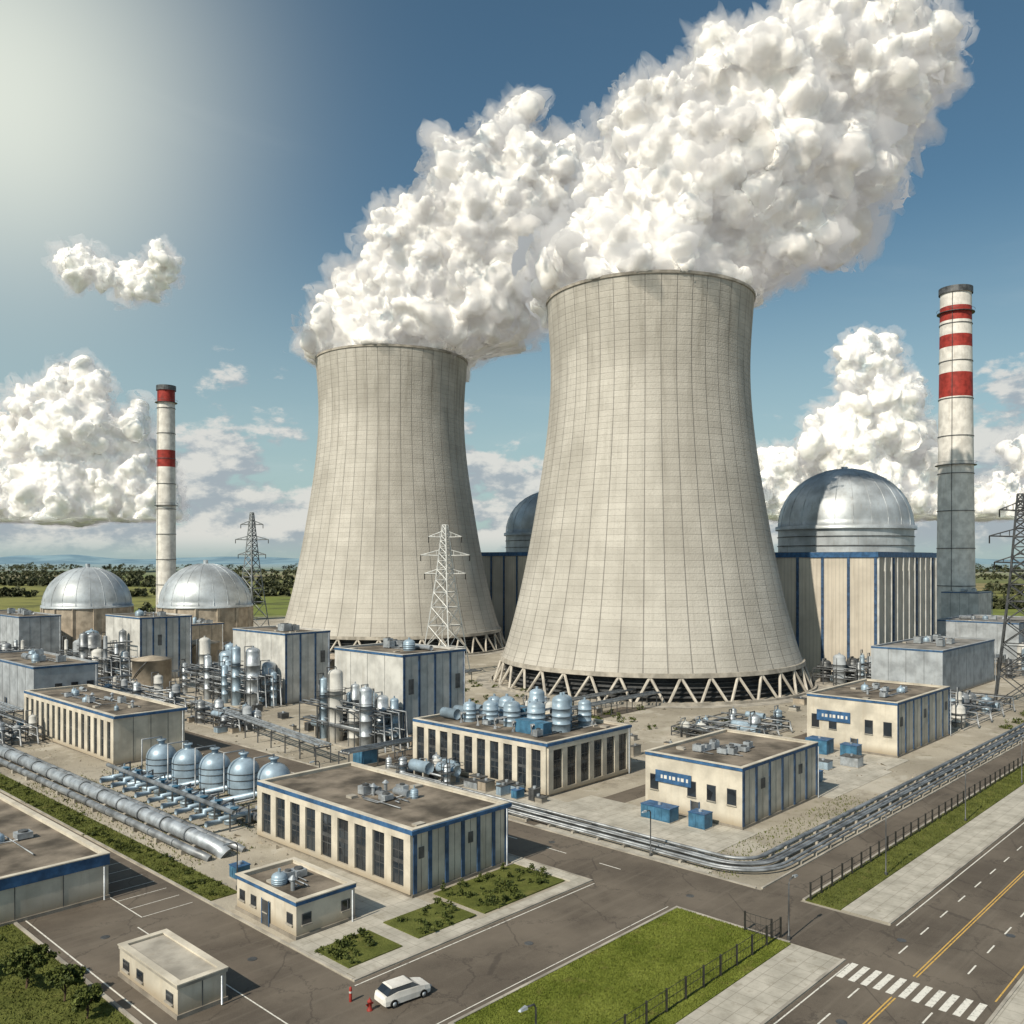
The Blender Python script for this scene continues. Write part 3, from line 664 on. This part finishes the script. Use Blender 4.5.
for (x0,y0,x1,y1,n) in [(90,128,98,190,2),(88,120,180,120.5,2),(126,128,180,128,2),(190,84,330,84,3),(66,205,66,330,3),(90,242,150,246,2),(128,180,180,182,3)]:
    b=B('pipe_rack'); d=Vector((x1-x0,y1-y0,0)); Ln=d.length; d.normalize(); s=Vector((-d.y,d.x,0)); 
    for k in range(n*2): o=s*(k*.7); b.tube('pipes','pipe' if k%2 else 'steel',[(x0+o.x,y0+o.y,3.2),(x1+o.x,y1+o.y,3.2)],.12+.1*(k%3==0),7)
    q=0
    while q<Ln:
        a=Vector((x0,y0,0))+d*q; e=a+s*(n*1.4); b.beam('frame','dsteel',tuple(a),(a.x,a.y,3.1),.2); b.beam('frame','dsteel',tuple(e),(e.x,e.y,3.1),.2); b.beam('frame','dsteel',(a.x,a.y,2.9),(e.x,e.y,2.9),.2); q+=6
    b.build()
for (x,y,r,h) in [(108,236,5,8),(120,300,6,9),(150,212,5,7),(135,262,6,9),(92,262,4,7),(268,86,6,9)]:
    b=B('storage_tank'); b.lathe('shell','beige',x,y,[(r,0),(r,h),(r+.2,h),(r+.2,h+.3),(0.2,h+1.2)],30); b.tube('stairs','dsteel',[(x+(r+.3)*math.cos(2.6+t*.12),y+(r+.3)*math.sin(2.6+t*.12),h*t/12) for t in range(13)],.16,5); b.build()
# ---------------------------------------------------------------- fences
def fence(pts,h=1.9,step=2.6):
    b=B('fence')
    for (xa,ya),(xb,yb) in zip(pts[:-1],pts[1:]):
        L_=math.hypot(xb-xa,yb-ya); n=int(L_/step)
        for i in range(n+1):
            t=i/n; x=xa+(xb-xa)*t; y=ya+(yb-ya)*t; b.beam('posts','fence',(x,y,0),(x,y,h),.16)
        for z in (.25,h*.55,h-.1): b.beam('rails','fence',(xa,ya,z),(xb,yb,z),.045)
        k=int(L_/.5)
        if L_<40:
            for i in range(k): t=i/k; x=xa+(xb-xa)*t; y=ya+(yb-ya)*t; b.beam('wires','fence',(x,y,.1),(x,y,h-.1),.018)
    b.build()
fence([(87.4,40.3),(320,40.3)]); fence([(50,38.4),(77,38.4)]); fence([(76.0,38.8),(76.0,41.5)])
# ---------------------------------------------------------------- street furniture & car
def bollard(x,y):
    b=B('bollard'); b.lathe('post','red',x,y,[(.12,0),(.12,1.0),(.1,1.15),(.02,1.2)],12); b.lathe('band','white',x,y,[(.125,.7),(.125,.85)],12,False); b.build()
bollard(42.4,57.6)
def hydrant(x,y):
    b=B('fire_hydrant'); b.lathe('body','red',x,y,[(.24,0),(.24,.08),(.17,.1),(.17,.65),(.2,.66),(.2,.72),(.14,.82),(.05,.9),(.05,.98)],14)
    b.tube('nozzles','red',[(x-.32,y,.5),(x+.32,y,.5)],.08,8); b.build()
hydrant(42.6,55.4)
def lamp(x,y,h,ax=-1):
    b=B('street_lamp'); b.tube('pole','dsteel',[(x,y,0),(x,y,h*.5),(x,y,h-.3),(x+ax*.2,y,h),(x+ax*1.1,y,h+.1)],.07,8); b.cyl('base','dsteel',x,y,0,.4,.16,10)
    b.raw('head','steel',[(x+ax*1.0,y-.18,h),(x+ax*1.7,y-.12,h+.02),(x+ax*1.7,y+.12,h+.02),(x+ax*1.0,y+.18,h),(x+ax*1.0,y-.14,h+.2),(x+ax*1.6,y-.08,h+.14),(x+ax*1.6,y+.08,h+.14),(x+ax*1.0,y+.14,h+.2)],[(0,3,2,1),(4,5,6,7),(0,1,5,4),(1,2,6,5),(2,3,7,6),(3,0,4,7)]); b.build()
lamp(46.3,41.4,4.0); lamp(77.0,37.6,5.5,1); lamp(87.4,60,5.5); lamp(75.4,84,5.5); lamp(88,96,5.5); lamp(75.4,110,5.5); lamp(48.6,86,5)
for xx in range(100,330,28): lamp(xx,37.4,7,1)
def car(x,y,ang):
    b=B('parked_car'); 
    secs=[(-2.2,.35,.75,.70),(-2.05,.25,.95,.84),(-1.5,.22,1.02,.9),(-.9,.22,1.1,.92),(.9,.22,1.05,.92),(1.5,.22,.95,.9),(2.05,.25,.82,.82),(2.2,.35,.7,.68)]
    vs=[];fs=[]
    for (a,z0,z1,w) in secs: vs+= [(a,-w,z0),(a,-w*1.02,(z0+z1)/2),(a,-w*.93,z1),(a,w*.93,z1),(a,w*1.02,(z0+z1)/2),(a,w,z0)]
    for i in range(len(secs)-1):
        for j in range(6): k=(j+1)%6; fs.append((i*6+j,i*6+k,(i+1)*6+k,(i+1)*6+j))
    fs.append(tuple(range(6))); fs.append(tuple(len(vs)-6+j for j in range(6)))
    tr=lambda v:(x+v[0]*math.cos(ang)-v[1]*math.sin(ang),y+v[0]*math.sin(ang)+v[1]*math.cos(ang),v[2])
    b.raw('body','white',[tr(v) for v in vs],fs,False)
    cab=[(-1.9,-.8,1.0),(1.15,-.8,1.0),(1.15,.8,1.0),(-1.9,.8,1.0),(-1.45,-.66,1.45),(.45,-.66,1.45),(.45,.66,1.45),(-1.45,.66,1.45)]
    b.raw('windows','glass',[tr(v) for v in cab],[(0,1,5,4),(1,2,6,5),(2,3,7,6),(3,0,4,7)])
    rf=[(-1.5,-.7,1.44),(.5,-.7,1.44),(.5,.7,1.44),(-1.5,.7,1.44),(-1.35,-.6,1.52),(.35,-.6,1.52),(.35,.6,1.52),(-1.35,.6,1.52)]
    b.raw('roof','white',[tr(v) for v in rf],[(4,5,6,7),(0,1,5,4),(1,2,6,5),(2,3,7,6),(3,0,4,7)])
    for sx in (-1.35,1.35):
        for sy in (-.92,.92):
            b.tube('wheels','black',[tr((sx,sy-.1,.33)),tr((sx,sy+.1,.33))],.33,16); b.tube('hubs','steel',[tr((sx,sy*1.12,.33)),tr((sx,sy*1.13,.33))],.18,10)
    for sy in (-.6,.6): b.tube('lamps','steel',[tr((2.15,sy,.6)),tr((2.23,sy,.6))],.12,8)
    b.build()
car(45.6,55.0,-.15)
# ---------------------------------------------------------------- steam and clouds
def cloudmat(name,c1,rad):
    m,t,b=newmat(name,1.0,0,0); b.inputs['Base Color'].default_value=(*c1,1)
    b.subsurface_method='BURLEY'; b.inputs['Subsurface Weight'].default_value=1; b.inputs['Subsurface Radius'].default_value=(1,1,1); b.inputs['Subsurface Scale'].default_value=rad
    return m
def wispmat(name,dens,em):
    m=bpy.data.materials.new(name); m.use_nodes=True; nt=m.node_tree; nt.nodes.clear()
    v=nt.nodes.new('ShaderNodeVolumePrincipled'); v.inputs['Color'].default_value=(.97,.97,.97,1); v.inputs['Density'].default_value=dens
    v.inputs['Emission Strength'].default_value=em; v.inputs['Emission Color'].default_value=(1,.97,.93,1)  # added glow brightens the vapour in place of multiple scattering
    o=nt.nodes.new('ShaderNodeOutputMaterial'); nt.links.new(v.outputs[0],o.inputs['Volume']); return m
def puff(name,blobs,origin,unit_,vox,seed,feat,wisp=None,mouth=None,sss=5,grow=.84,extra=3,flat=None):
    """blobs: (along wind, up, radius) in unit_ metres from origin"""
    rr=random.Random(seed); bm=bmesh.new(); bw=bmesh.new()
    for (a,u,r) in blobs:
        a,u,r=a*unit_,u*unit_,r*unit_*grow; dpt=rr.uniform(-.35,.35)*r
        bmesh.ops.create_icosphere(bm,subdivisions=3,radius=1,matrix=Matrix.Translation((a*RV[0]+dpt*FV[0],a*RV[1]+dpt*FV[1],u))@Matrix.Scale(r,4))
        for k in range(26):
            z_=rr.uniform(-.8,1); th=rr.uniform(0,6.28); h=math.sqrt(1-z_*z_); q=r*rr.uniform(.14,.38); rad=r*.95
            c=Vector((a*RV[0]+dpt*FV[0]+rad*h*math.cos(th),a*RV[1]+dpt*FV[1]+rad*h*math.sin(th),u+rad*z_))
            bmesh.ops.create_icosphere(bm,subdivisions=2,radius=1,matrix=Matrix.Translation(c)@Matrix.Scale(q,4))
            if k<extra and u>15*unit_ :
                c2=c+(c-Vector((a*RV[0],a*RV[1],u))).normalized()*q*.9
                bmesh.ops.create_icosphere(bw,subdivisions=4,radius=1,matrix=Matrix.Translation(c2)@Matrix.Diagonal((q*rr.uniform(.5,1.1),q*rr.uniform(.5,1.1),q*rr.uniform(.35,.8),1)))
    me=bpy.data.meshes.new(name); bm.to_mesh(me); bm.free()
    ob=bpy.data.objects.new(name,me); scene.collection.objects.link(ob)
    md=ob.modifiers.new('r','REMESH'); md.mode='VOXEL'; md.voxel_size=vox
    sm_=ob.modifiers.new('s','SMOOTH'); sm_.factor=.5; sm_.iterations=5
    dg=bpy.context.evaluated_depsgraph_get(); me2=bpy.data.meshes.new_from_object(ob.evaluated_get(dg)); ob.modifiers.clear()
    nv=len(me2.vertices); co=np.empty(nv*3); me2.vertices.foreach_get('co',co); co=co.reshape(-1,3)
    no=np.empty(nv*3); me2.vertices.foreach_get('normal',no); no=no.reshape(-1,3)
    N_=noise.noise; d=np.zeros(nv); dw=np.zeros(nv); sv=Vector((seed*13.1,seed*7.7,0)); warp=feat*.18
    for i in range(nv):
        p=Vector(co[i]); s=0.0; f=1.0/feat; am=1.0
        p=p+noise.noise_vector(p*(1.3/feat)+sv)*warp
        for o in range(5):
            s+=am*(abs(N_(p*f+sv))*1.7-.35); f*=2.1; am*=.53
        d[i]=s; dw[i]=N_(p*(3/feat))+.8*N_(p*(7/feat))+.7*N_(p*(15/feat))
    def mo(c,rl):
        if mouth:
            h=np.hypot(c[:,0],c[:,1]); fr=-(c[:,0]*FV[0]+c[:,1]*FV[1])/np.maximum(h,.01)
            near=np.clip(fr*1.5+.9,0,1)
            lim=rl+np.clip(c[:,2]+.5,0,99)*3+(1-near)*9
            k=np.where(h>lim,np.where(c[:,2]<5,lim/np.maximum(h,.01),1),1.0); c=c.copy(); c[:,0]*=k; c[:,1]*=k; c[:,2]=np.maximum(c[:,2],-9+6*(1-near))
        if flat is not None:
            c=c.copy(); zf=flat*unit_; under=np.minimum(c[:,2]-zf,0); c[:,2]-=under*.78
        return c
    co2=mo(co+no*(d*feat*.40)[:,None],28.0)
    me2.vertices.foreach_set('co',co2.ravel()); me2.polygons.foreach_set('use_smooth',np.ones(len(me2.polygons),bool)); me2.update()
    me2.materials.append(cloudmat('steam',(.88,.86,.83),sss)); ob.data=me2; ob.location=origin
    if wisp:
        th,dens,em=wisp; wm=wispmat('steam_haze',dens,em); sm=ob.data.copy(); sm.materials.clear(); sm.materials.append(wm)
        c3=mo(co+no*(d*feat*.40+th*np.clip(.9+1.6*dw,.3,3.2))[:,None],28.6); sm.vertices.foreach_set('co',c3.ravel()); sm.update()
        so=bpy.data.objects.new('haze',sm); scene.collection.objects.link(so); so.parent=ob
        for v in bw.verts:
            p=v.co*(1.0/feat); nv_=noise.noise_vector(p*3+sv)*feat*.16+noise.noise_vector(p*7+sv)*feat*.08+noise.noise_vector(p*15+sv)*feat*.04
            v.co=v.co+nv_
        wme=bpy.data.meshes.new('wisps'); bw.to_mesh(wme); wme.materials.append(wispmat('steam_wisp_emissive',dens*.45,em*.45))
        wo=bpy.data.objects.new('wisps',wme); scene.collection.objects.link(wo); wo.parent=ob
    bw.free()
    return ob
P2=[(0,25,88),(-45,30,52),(50,35,66),(-75,18,36),(85,10,32),(5,85,70),(70,105,84),(30,150,70),(110,155,90),(165,160,84),(80,205,64),(150,225,66),(212,205,70),(195,145,58),(255,235,46),(110,70,62),(160,88,44),(-10,180,38),(-30,130,38),(225,265,38),(282,238,26),(130,250,36),(190,258,42)]
P1=[(0,18,68),(-50,22,32),(-25,58,44),(35,60,58),(85,50,52),(25,110,44),(85,120,58),(75,170,36),(125,160,52),(108,215,28),(165,170,48),(62,208,20),(188,188,36),(120,240,20),(148,100,50),(60,15,36),(122,90,46),(0,95,30),(45,145,26)]
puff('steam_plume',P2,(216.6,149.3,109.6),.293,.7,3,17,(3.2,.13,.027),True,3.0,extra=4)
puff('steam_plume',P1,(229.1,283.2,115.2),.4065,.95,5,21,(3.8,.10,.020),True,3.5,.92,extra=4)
def far(k,el,D): X=k*D; return (D*C+X*S,D*S-X*C,35+el*D)
CL=[((-.50,.105),[(-60,-30,42),(0,-32,54),(55,-25,46),(-40,20,38),(10,30,44),(45,20,34),(-10,66,30),(26,78,20),(-30,60,24),(85,-38,28),(-90,-40,36),(66,42,18)],2500),
    ((-.449,.326),[(-45,8,12),(-28,0,15),(-10,-3,14),(8,-10,15),(26,-12,18),(42,-4,17),(54,8,13),(48,20,9),(18,2,10),(-30,14,9),(30,-24,10)],2500),
    ((.38,.13),[(-60,-60,42),(0,-50,50),(50,-60,46),(-70,-25,26),(-10,0,44),(35,20,42),(25,65,32),(50,55,22),(5,90,18),(35,92,14),(90,-60,36),(130,-70,34),(-100,-70,28),(75,-20,26)],2600),
    ((.58,.11),[(0,0,20),(26,-10,22),(-20,-30,20),(20,-40,26),(-40,-45,18)],2700)]
for i,((k,e),bl,D) in enumerate(CL):
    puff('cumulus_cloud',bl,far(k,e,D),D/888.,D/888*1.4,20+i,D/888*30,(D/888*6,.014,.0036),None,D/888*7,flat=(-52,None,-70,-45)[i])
# ---------------------------------------------------------------- sun, sky, camera
el=math.radians(42); sx,sy=-S*.64-C*.768, C*.64-S*.768
sd=Vector((sx,sy,0)).normalized(); sdir=Vector((sd.x*math.cos(el),sd.y*math.cos(el),math.sin(el)))
sl=bpy.data.lights.new('sun','SUN'); sl.energy=4.7; sl.angle=math.radians(.5); sl.color=(1,.90,.75); so=bpy.data.objects.new('sun',sl); so.rotation_euler=sdir.to_track_quat('Z','Y').to_euler(); scene.collection.objects.link(so)
w=bpy.data.worlds.new('World'); scene.world=w; w.use_nodes=True; t=NT(w.node_tree)
bg=w.node_tree.nodes['Background']; sky=t.n.new('ShaderNodeTexSky'); sky.sky_type='NISHITA'; sky.sun_disc=False; sky.sun_elevation=el; sky.sun_rotation=math.atan2(sd.x,sd.y); sky.altitude=100; sky.air_density=1.0; sky.dust_density=2.0; sky.ozone_density=2.0
dirv=t.n.new('ShaderNodeTexCoord').outputs['Generated']; dx,dy,dz=t.sep(dirv)
zc=t.m('ADD',t.m('MAXIMUM',dz,0.),.06); pl=t.comb(t.m('DIVIDE',dx,zc),t.m('DIVIDE',dy,zc),0.)
ci=t.sstep(t.noise(pl,.55,8,.6,.6),.5,.8)
b0=t.m('SUBTRACT',t.noise(t.comb(dx,dy,t.m('MULTIPLY',dz,2.0)),7.,10,.6),t.m('MULTIPLY',dz,1.45)); mask=t.sstep(b0,.315,.385)
b1=t.noise(t.comb(t.m('ADD',dx,-.012),t.m('ADD',dy,.008),t.m('MULTIPLY',t.m('ADD',dz,.012),2.0)),7.,10,.6)
shade=t.sstep(t.m('SUBTRACT',t.m('ADD',b0,t.m('MULTIPLY',dz,1.45)),b1),-.06,.05)
cc=t.mix(shade,(4.1,4.6,5.1),(8.4,8.2,7.7))
low=t.sstep(dz,-.002,.03)
tint=t.mix(1.0,sky.outputs[0],(.74,.98,.93),'MULTIPLY')
gd=Vector((-.60*S+C,.60*C+S,.53)).normalized()
dp=t.n.new('ShaderNodeVectorMath'); dp.operation='DOT_PRODUCT'; t.put(dp.inputs[0],dirv); dp.inputs[1].default_value=gd
gl=t.m('POWER',t.m('MAXIMUM',dp.outputs['Value'],0.),55.)
c=t.mix(t.m('MULTIPLY',ci,.22),tint,(6.5,7.2,7.4))
c=t.mix(t.m('MULTIPLY',gl,.85),c,(9.4,9.8,8.6))
c=t.mix(t.sstep(dz,.0,.38,.62,0.),c,(6.0,7.6,7.5))
c=t.mix(t.m('MULTIPLY',t.m('MULTIPLY',mask,low),.85),c,cc)
t.put(bg.inputs[0],c); bg.inputs[1].default_value=.090
cam=bpy.data.cameras.new('camera'); co_=bpy.data.objects.new('camera',cam); scene.collection.objects.link(co_); scene.camera=co_
co_.location=(0,0,35); co_.rotation_euler=(math.radians(90),0,math.atan2(S,C)-math.pi/2); cam.lens=888/1024*36; cam.sensor_width=36; cam.shift_y=48/1024; cam.clip_end=40000; cam.clip_start=1
scene.view_settings.view_transform='Standard'; scene.view_settings.look='None'; scene.view_settings.exposure=0
